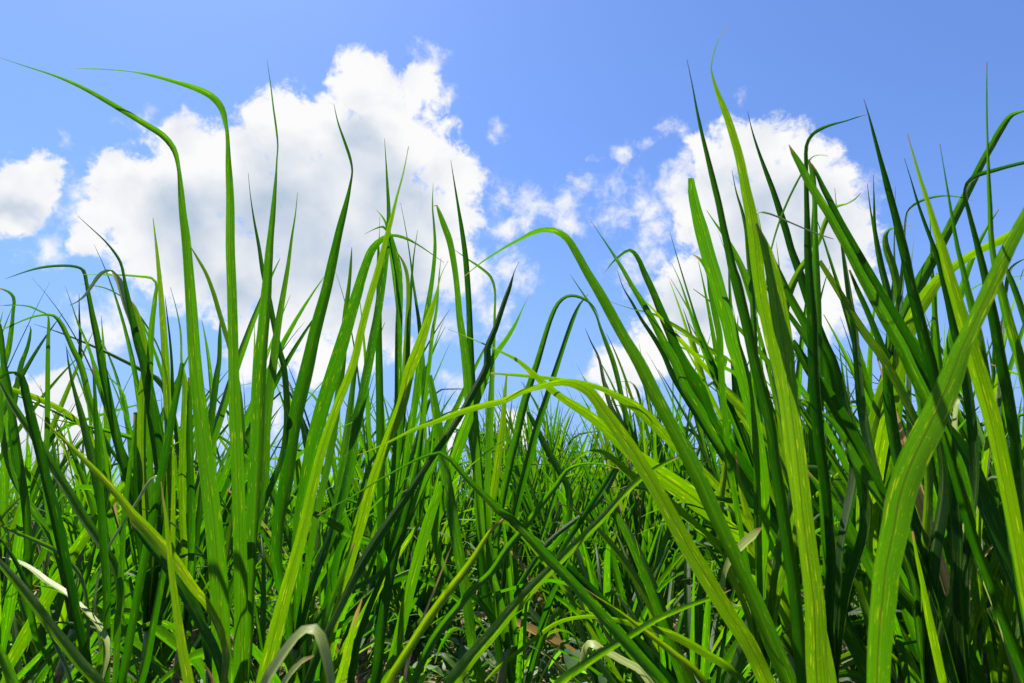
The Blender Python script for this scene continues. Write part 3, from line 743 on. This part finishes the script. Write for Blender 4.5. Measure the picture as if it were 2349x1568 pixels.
 ("E 1005,1480,6 1020,1510,16 1040,1550,22 1055,1600,26", .98, .98, 'r', .3),
]),
(260, 1.15, .30, "cane plant in the bottom left corner, bright leaf slanting down from the left edge", [
 ("E -40,930,20 0,980,34 80,1070,46 160,1170,52 240,1280,58 320,1380,60 400,1480,62 480,1568,62", 1.2, 1.15, 'l', 0.25),
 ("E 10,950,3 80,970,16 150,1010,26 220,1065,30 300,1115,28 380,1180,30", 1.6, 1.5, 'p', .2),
 ("E -20,1370,30 40,1500,56 80,1600,60", 1.1, 1.1, 'g', .35),
 ("E -10,840,8 40,910,16 90,990,24 130,1080,26", 1.5, 1.45, 'd', .3),
]),
(400, 2.0, .44, "cane plant with thin needle tips in the blue gap left of the tallest plant", [
 ("A 1078,1360,4 1075,1440,20 1070,1568,28 E 1060,50,34 1040,200,40 1020,350,40", 2.1, 2.05, 'd', .35),
 ("A 835,1200,2 865,1310,6 885,1420,12 890,1568,16 E 905,100,32 900,300,40 890,600,42", 1.85, 1.9, 'l', .3),
 ("A 808,1240,2 820,1350,8 832,1460,12 840,1568,16 E 845,150,20", 2.3, 2.2, 'd', .3),
 ("A 320,1195,2 350,1280,5 385,1380,10 420,1460,14 450,1540,18 E 480,100,20", 2.2, 2.2, 'g', .3),
 ("A 388,1230,2 390,1350,10 395,1450,16 397,1568,20", 2.3, 2.2, 'd', .3),
 ("E 925,70,14 925,250,32 925,450,40 930,650,44", 1.9, 1.9, 'd', .3),
]),
]


cane_plants = []


def build_leaf(root, rootloc, top, pts, dt, db, mat, fold, seed, hs, face):
    rnd = random.Random(seed)
    n = len(pts)
    # arc parameter in the picture
    acc = [0.0]
    for i in range(1, n):
        acc.append(acc[-1] + math.hypot(pts[i][0] - pts[i - 1][0], pts[i][1] - pts[i - 1][1]))
    tot = max(acc[-1], 1.0)
    P = []
    for (x, y, w), a in zip(pts, acc):
        f = a / tot
        Y = dt + (db - dt) * f
        q = at(x, y, Y)
        dist = (q - CAM).dot(FWD)
        P.append((q.x, q.y, q.z, w / FPX * dist))
    last = Vector(P[-1][:3])
    prev = Vector(P[-2][:3])
    vis = len(P)
    # carry the blade on to its stalk
    zt = min(hs, last.z - .22)
    zt = max(.06, zt) if last.z > .2 else max(.02, last.z * .5)
    f = zt / hs
    lean = Vector((top.x - rootloc.x, top.y - rootloc.y, 0))
    A = Vector((rootloc.x, rootloc.y, 0)) + lean * f * f + Vector((0, 0, zt))
    gap = (A - last).length
    tdir = (last - prev).normalized()
    c1 = last + tdir * gap * .4
    c2 = A + Vector((0, 0, 1)) * gap * .30 + (last - A).normalized() * gap * .1
    for s in (.33, .66, 1.0):
        q = last * (1 - s) ** 3 + c1 * 3 * s * (1 - s) ** 2 + c2 * 3 * s * s * (1 - s) + A * s ** 3
        if q.z < .015:
            q.z = .015
        P.append((q.x, q.y, q.z, P[vis - 1][3] * (1 - .35 * s)))
    R_ = catmull(P, .022)
    pos = [Vector(q[:3]) for q in R_]
    app = [max(.0012, q[3]) for q in R_]
    # true width: the blade widens steadily from the tip; where it looks narrower it is turned
    turn = {'l': rnd.uniform(.3, .5), 'y': rnd.uniform(.2, .45), 'd': rnd.uniform(.45, .75), 's': .62, 'p': 1.08}.get(face, rnd.uniform(.15, .6))
    W = []
    m = 0
    for a in app:
        m = max(m * .9995, a)
        W.append(m / math.cos(turn) * (.80 if face == 's' else .96))
    W[-1] = min(W[-1], .03)
    yaw = [math.acos(min(.995, max(.30, a / w_))) for a, w_ in zip(app, W)]
    for _ in range(3):
        yaw = [(yaw[max(i - 1, 0)] + yaw[i] + yaw[min(i + 1, len(yaw) - 1)]) / 3 for i in range(len(yaw))]
    mi = len(pos) // 2 if face != 'p' else max(2, min(len(pos) - 3, max(range(len(pos)), key=lambda i: pos[i].z)))
    tm = (pos[mi + 1] - pos[mi - 1]).normalized()
    vm = (pos[mi] - CAM).normalized()
    am = tm.cross(vm).normalized()
    bm_ = am.cross(tm).normalized()

    def glow(s):
        return abs(tm.cross(am * math.cos(yaw[mi]) + bm_ * math.sin(s * yaw[mi])).dot(sund))
    def seen(s):
        n = tm.cross(am * math.cos(yaw[mi]) + bm_ * math.sin(s * yaw[mi]))
        return n.dot(sund) * (1 if n.dot(vm) < 0 else -1)
    to_sun = 1 if glow(1) > glow(-1) else -1
    if face == 'p':                # folded over, its sunlit upper face towards the path
        sgn = 1 if seen(1) > seen(-1) else -1
    elif face in 'ly':             # the sun behind it, so that it glows
        sgn = 1 if seen(1) < seen(-1) else -1
    elif face in 'ds':
        sgn = -to_sun
    else:
        sgn = rnd.choice((1, 1, -1)) * to_sun
    yaw = [sgn * y for y in yaw]
    if face == 's':                # turned from the sun above, twisting round to it lower down
        k_ = len(yaw)
        yaw = [y * (1 - 1.5 * min(1, max(0, (i / k_ - .42) / .3))) for i, y in enumerate(yaw)]
    wd = []
    base = None
    for i, p in enumerate(pos):
        t = (pos[min(i + 1, len(pos) - 1)] - pos[max(i - 1, 0)]).normalized()
        v = (p - CAM).normalized()
        a = t.cross(v)
        if a.length < .05 and base is not None:
            a = base.copy()
        a.normalize()
        if base is not None and a.dot(base) < 0:
            a = -a
        base = a
        b = a.cross(t).normalized()
        wd.append(a * math.cos(yaw[i]) + b * math.sin(yaw[i]))
    o = Vector(rootloc)
    flip = 1 if tm.cross(wd[mi]).dot(CAM - pos[mi]) > 0 else -1   # most blades are channelled towards the path
    if rnd.random() < .25:
        flip = -flip
    vs, fs, uv = blade([p - o for p in pos], W, wd, fold * 1.25, flip)
    if pts[0][2] > 6:              # a cut, blunt end has no dry tip
        uv = [(a, b + .12) for a, b in uv]
    return mesh_obj('leaf', vs, fs, mat, root, uv)


def build_plant(x, Y, hs, label, leaves):
    g = at(x, 1568, Y)
    loc = Vector((g.x, Y, 0))
    root = empty('sugarcane_plant', loc)
    tag(root, label, 'sugarcane plant', 'sugarcane plants standing in the front rows')
    rnd = random.Random(int(x * 7 + Y * 100))
    lean = (rnd.uniform(-.05, .05), rnd.uniform(-.05, .05))
    make_stalk(root, hs, lean, .013)
    top = loc + Vector((lean[0], lean[1], hs))
    for i, (s, dt, db, mk, fold) in enumerate(leaves):
        build_leaf(root, loc, top, parse(s), dt, db, MATS[mk[0]], fold, int(x * 13 + i * 101), hs, mk[-1])
    cane_plants.append(root)
    return root


for (x, Y, hs, label, leaves) in PLANTS:
    build_plant(x, Y, hs, label, leaves)

# ------------------------------------------------------------------ cane plants of the rows behind
def grown_leaf(rnd, h, az, el0, L, wid, bend, kink):
    """centre line base -> tip grown from the stalk; returns tip -> base lists"""
    n = 22
    p = Vector((0, 0, h))
    pts, wds, dirs = [p.copy()], [], []
    tw0, tw1 = rnd.uniform(-.9, .9), rnd.uniform(-1.6, 1.6)
    el = el0
    a = az
    kp = rnd.uniform(.55, .8)
    for i in range(n):
        s = (i + .5) / n
        el -= bend * (s ** 2.2) * 3.2 / n
        if kink and abs(s - kp) < 1.6 / n:
            el -= kink / 3.2
        el = max(el, -1.2)
        a += rnd.uniform(-.02, .02)
        d = Vector((math.cos(a) * math.cos(el), math.sin(a) * math.cos(el), math.sin(el)))
        p = p + d * (L / n)
        pts.append(p.copy())
        dirs.append(d)
    dirs.append(dirs[-1])
    W, WD = [], []
    for i, q in enumerate(pts):
        s = i / n
        w = wid * min(1, .62 + s * 2.0) * max(.03, (1 - s ** 2.0)) ** .8
        W.append(max(.0015, w))
        t = dirs[i]
        side = Vector((-math.sin(a), math.cos(a), 0))
        side = (side - t * side.dot(t)).normalized()
        up = t.cross(side)
        ang = tw0 + tw1 * s
        WD.append(side * math.cos(ang) + up * math.sin(ang))
    return pts[::-1], W[::-1], WD[::-1]


def make_variant(k):
    rnd = random.Random(500 + k * 17)
    low = k >= 9                       # young, spreading shoots
    root = empty('sugarcane_plant', (0, 0, 0))
    hs = rnd.uniform(.2, .35) if low else rnd.uniform(.5, .8)
    lean = (rnd.uniform(-.06, .06), rnd.uniform(-.06, .06))
    make_stalk(root, hs, lean, .014)
    nl = 16 if low else 14
    az0 = rnd.uniform(0, 6.28)
    for i in range(nl):
        f = i / (nl - 1)
        h = hs * (.15 + .85 * f)
        az = az0 + math.pi * i + rnd.uniform(-.8, .8)
        if low:
            el0 = R(rnd.uniform(28, 62) + 16 * f)
            L = rnd.uniform(.6, .95)
            bend = rnd.uniform(.3, 1.3)
        else:
            el0 = R(rnd.uniform(54, 70) + 17 * f)
            L = rnd.uniform(.9, 1.15) + .30 * math.sin(f * 2.6)
            bend = rnd.uniform(.10, .65) * (1.35 - f * .85)
        kink = rnd.choice((0, 0, 0, 0, 1.0, 1.6)) if f < .9 else 0
        pts, W, WD = grown_leaf(rnd, h, az, el0, L, rnd.uniform(.022, .042) if low else rnd.uniform(.030, .052), bend, kink)
        off = Vector((lean[0], lean[1], 0)) * (h / hs) ** 2
        vs, fs, uv = blade([q + off for q in pts], W, WD, rnd.uniform(.3, .6), rnd.choice((-1, 1)))
        mk = rnd.choice('ggggglldglgg') if f > .25 else rnd.choice(('ggglgl' if low else 'gggglgg') if rnd.random() < .85 else 'b')
        o = mesh_obj('leaf', vs, fs, MATS[mk], root, uv)
        if mk == 'b':
            o['label'] = 'dry tan leaf'
    return root


VARIANTS = [make_variant(k) for k in range(14)]


def copy_plant(src, loc, rz, scale, label, group):
    r = src.copy()
    COL.objects.link(r)
    r.location = loc
    r.rotation_euler = (0, 0, rz)
    r.scale = (scale, scale, scale)
    r['label'], r['category'], r['group'] = label, 'sugarcane plant', group
    for ch in src.children:
        c = ch.copy()
        COL.objects.link(c)
        c.parent = r
    return r


rb = random.Random(77)
spots = []
rows = [-.62 - .8 * k for k in range(11)] + [.85 + .8 * k for k in range(11)]
for xr in rows:
    y = 2.2 + rb.uniform(0, .4)
    while y < 8.6:
        x = xr + rb.uniform(-.2, .2) + .03 * y
        if abs(x) < .76 * y + .2:
            spots.append((x, y, rb.randrange(9), rb.uniform(.82, 1.06)))
        y += rb.uniform(.24, .40) * (1.0 + .12 * y)
y = 3.9
while y < 9:                           # the alley closes with shorter plants
    spots.append((rb.uniform(-.4, .85) + .03 * y, y, rb.randrange(9), rb.uniform(.76, .98) if y < 5.5 else rb.uniform(.98, 1.2)))
    y += .17
for i in range(44):                    # upright plants closing the view at the centre
    y = 3.3 + 3.4 * i / 44
    px = rb.uniform(880, 1720)
    spots.append(((px - W0 / 2) / FPX * y * .957, y, rb.randrange(9), rb.uniform(.66, .84) + .085 * (y - 3.3)))
for i in range(15):                    # the thick stand at the right
    y = 1.75 + 1.3 * i / 15
    px = rb.uniform(1720, 2420)
    spots.append(((px - W0 / 2) / FPX * y * .957, y, rb.randrange(9), rb.uniform(.72, .88)))
for i in range(56):                    # young shoots between the rows
    y = 1.9 + 4.2 * (i / 56) + rb.uniform(-.2, .2)
    spots.append((rb.uniform(-.72, .72) * y, y, 9 + rb.randrange(5), rb.uniform(.75, 1.15)))
used = set()
# wording of the second row: by the front plant each one stands behind
LANDMARKS = [(60, 'thin leaves hooked at the left edge'), (180, 'curled dark leaf at left'), (330, 'pale folded leaf at left'), (480, 'tallest bent leaves'),
             (640, 'dark kinked leaf'), (800, 'slim yellow green leaf'), (960, 'bright light green leaf'), (1120, 'two straight centre leaves'),
             (1290, 'pair of thin arched leaves'), (1500, 'stem like diagonal leaf'), (1680, 'two long arching leaves'), (1830, 'curled tip tall leaf'),
             (1960, 'hooked dark leaf'), (2080, 'nearest broad leaf'), (2200, 'straight dark leaf at right'), (2330, 'needle tips at far right')]


def foot_px(x, y):
    return W0 / 2 + FPX * x / (y * math.cos(PITCH))


second = {}
for (x, y, k, s) in sorted(spots, key=lambda q: q[1]):
    if y < 3.4:
        lm = min(LANDMARKS, key=lambda q: abs(q[0] - foot_px(x, y)))
        side = 'just left of' if foot_px(x, y) < lm[0] - 25 else 'just right of' if foot_px(x, y) > lm[0] + 25 else 'behind'
        second.setdefault((k >= 9, side, lm[1]), []).append((x, y))
ORDER = {1: [''], 2: [', the nearer one', ', the farther one'], 3: [', the nearest of three', ', the middle of three', ', the farthest of three']}


def second_label(x, y, k):
    for (low, side, lm), lst in second.items():
        if (x, y) in lst and low == (k >= 9):
            extra = ORDER.get(len(lst), [f', {w} by distance' for w in ('first', 'second', 'third', 'fourth', 'fifth', 'sixth', 'seventh')])[lst.index((x, y))]
            return f"{'young spreading shoot' if low else 'upright cane plant'} {side} the {lm}{extra}"
spots.sort(key=lambda s: s[1])
for i, (x, y, k, s) in enumerate(spots):
    px = W0 / 2 + FPX * x / (y * math.cos(PITCH))      # where it stands, for its wording only
    zone = 'at far left' if px < 420 else 'left of centre' if px < 960 else 'around the centre gap' if px < 1420 else 'right of centre' if px < 1900 else 'at far right'
    depth = 'second row' if y < 3.4 else 'middle rows' if y < 5.5 else 'far rows'
    what = 'young spreading cane shoot' if k >= 9 else 'upright green cane plant'
    lab = f"{what} in the {depth} {zone}, between nearer leaves"
    if y < 3.4:
        lab = second_label(x, y, k)
    grp = f"{'young shoots' if k >= 9 else 'cane plants'} in the {depth} {zone}"
    rz = rb.uniform(0, 6.28)
    if k in used:
        copy_plant(VARIANTS[k], (x, y, -.01), rz, s, lab, grp)
    else:
        used.add(k)
        v = VARIANTS[k]
        v.location, v.rotation_euler, v.scale = (x, y, -.01), (0, 0, rz), (s, s, s)
        tag(v, lab, 'sugarcane plant', grp)
for k, v in enumerate(VARIANTS):
    if k not in used:
        for ch in list(v.children):
            bpy.data.objects.remove(ch)
        bpy.data.objects.remove(v)

# the rest of the field, far off, one mass of blades
rf = random.Random(9)
vs, fs = [], []
for i in range(13000):
    y = 8.8 + 26 * rf.random() ** 1.7
    x = rf.uniform(-.8, .8) * y
    clump = noise.noise(Vector((x * .8, y * .5, 3)))
    h0 = rf.uniform(.0, .9)
    L = rf.uniform(.7, 1.3) * (1 + .45 * clump)
    az = rf.uniform(0, 6.28)
    el = rf.uniform(1.0, 1.5)
    w = rf.uniform(.015, .030)
    bend = rf.uniform(0, 1.5)
    p = Vector((x, y, h0))
    sd = Vector((math.cos(az + rf.uniform(-1, 1)), math.sin(az), 0)) * w
    b0 = len(vs)
    for j in range(6):
        s = j / 5
        ww = max(.02, 1 - s ** 2.2)
        vs += [p - sd * ww, p + sd * ww]
        e = el - bend * s * s
        p = p + Vector((math.cos(az) * math.cos(e), math.sin(az) * math.cos(e), math.sin(e))) * (L / 5)
    for j in range(5):
        q = b0 + 2 * j
        fs.append((q, q + 1, q + 3, q + 2))
tag(mesh_obj('cane_field', vs, fs, FIELD), 'far off mass of green cane closing the field at the horizon', None, None, 'stuff')

# ------------------------------------------------------------------ undergrowth
def scatter_area(rnd, y0, y1):
    while True:
        y = rnd.uniform(y0, y1)
        x = rnd.uniform(-.8 * y - .3, .8 * y + .3)
        return x, y


ru = random.Random(5)
# weed grass between the rows
vs, fs = [], []
for i in range(5000):
    x, y = scatter_area(ru, 1.1, 8.5)
    if ru.random() < .35 and y > 2:
        x = ru.uniform(-.4, .75) + .03 * y
    h = ru.uniform(.08, .32)
    az = ru.uniform(0, 6.28)
    w = ru.uniform(.003, .009)
    sx_, sy_ = -math.sin(az) * w, math.cos(az) * w
    lx, ly = math.cos(az), math.sin(az)
    reach = h * ru.uniform(.3, 1.3)
    b = len(vs)
    for j in range(5):
        s = j / 4
        ww = 1 - s * s * .97
        cx, cy = x + lx * reach * s * s, y + ly * reach * s * s
        z = h * (s - .42 * s * s * s)
        vs += [(cx - sx_ * ww, cy - sy_ * ww, z), (cx + sx_ * ww, cy + sy_ * ww, z)]
    for j in range(4):
        q = b + j * 2
        fs.append((q, q + 1, q + 3, q + 2))
tag(mesh_obj('weed_grass', vs, fs, WEED), 'thin weed grass growing between the cane stalks', None, None, 'stuff')

# creeping vine with heart shaped leaves
HEART = [(0, 0), (.22, -.16), (.46, -.10), (.52, .18), (.36, .52), (0, 1.0), (-.36, .52), (-.52, .18), (-.46, -.10), (-.22, -.16)]
vs, fs = [], []
for i in range(5200):
    x, y = scatter_area(ru, 1.4, 8.5)
    if ru.random() < .4 and y > 2:
        x = ru.uniform(-.5, .85) + .03 * y
    z = ru.uniform(.03, .34) * ru.random() ** .4
    sz = ru.uniform(.03, .075)
    az = ru.uniform(0, 6.28)
    til = ru.uniform(-.2, .95)
    ca, sa, ct, st = math.cos(az), math.sin(az), math.cos(til), math.sin(til)
    b = len(vs)
    rol = ru.uniform(.05, .4)
    pts = [(0, .3)] + HEART
    for (hx, hy) in pts:
        lx_, ly_, lz_ = hx * sz, hy * sz * ct, -hy * sz * st + abs(hx) * sz * rol - hy * hy * sz * .15
        vs.append((x + lx_ * ca - ly_ * sa, y + lx_ * sa + ly_ * ca, max(.005, z + lz_)))
    m = len(HEART)
    for j in range(m):
        fs.append((b, b + 1 + j, b + 1 + (j + 1) % m))
tag(mesh_obj('ground_vine', vs, fs, VINE), 'low creeping vine with heart shaped leaves covering the soil', None, None, 'stuff')

# dry leaf litter
vs, fs = [], []
for i in range(2600):
    x, y = scatter_area(ru, 1.0, 8.5)
    L = ru.uniform(.12, .6)
    w = ru.uniform(.008, .022)
    az = ru.uniform(0, 6.28)
    z = ru.uniform(.0, .09)
    til = ru.uniform(-.25, .45)
    b = len(vs)
    for j in range(6):
        s = j / 5
        ww = w * (1 - abs(2 * s - 1) ** 3 * .8)
        cz = max(.004, z + til * L * s - .5 * til * L * s * s + .02 * math.sin(s * 6 + i))
        cx, cy = x + math.cos(az + s * .4) * L * s, y + math.sin(az + s * .4) * L * s
        tx, ty = -math.sin(az) * ww, math.cos(az) * ww
        vs += [(cx - tx, cy - ty, cz), (cx, cy, cz + w * .3), (cx + tx, cy + ty, cz + ww * .4)]
    for j in range(5):
        q = b + j * 3
        fs += [(q, q + 1, q + 4, q + 3), (q + 1, q + 2, q + 5, q + 4)]
tag(mesh_obj('leaf_litter', vs, fs, LITTER), 'dry tan cane leaves lying on the soil', None, None, 'stuff')

# ------------------------------------------------------------------ power lines far behind the field
def wire(x0, y0, x1, y1, dist, sag, label, r=.0075):
    a, b = at(x0, y0, dist), at(x1, y1, dist)
    n, K_ = 60, 6
    vs, fs = [], []
    e0, e1 = a + (a - b) * .4, b + (b - a) * .4
    for i in range(n + 1):
        s = i / n
        c = e0.lerp(e1, s) - Vector((0, 0, sag * (1 - (2 * s - 1) ** 2)))
        for k in range(K_):
            an = 2 * math.pi * k / K_
            vs.append(c + Vector((0, math.cos(an) * r, math.sin(an) * r)))
    for i in range(n):
        for k in range(K_):
            q = (k + 1) % K_
            fs.append((i * K_ + k, i * K_ + q, (i + 1) * K_ + q, (i + 1) * K_ + k))
    o = mesh_obj('power_line', vs, fs, WIRE)
    tag(o, label, 'power line', 'power lines behind the field')


names = ['topmost', 'second from the top', 'third from the top', 'third from the bottom', 'second from the bottom', 'lowest']
for i in range(6):
    # read at x=1310 and x=2330: the lines rise slightly to the right
    yl = 1000 + (0, 18, 46, 62, 80, 96)[i]
    yr = 838 + (0, 46, 92, 128, 160, 190)[i]
    wire(1200, yl + 8, 2340, yr, 26, .12, f"thin power line behind the cane, {names[i]} of six")
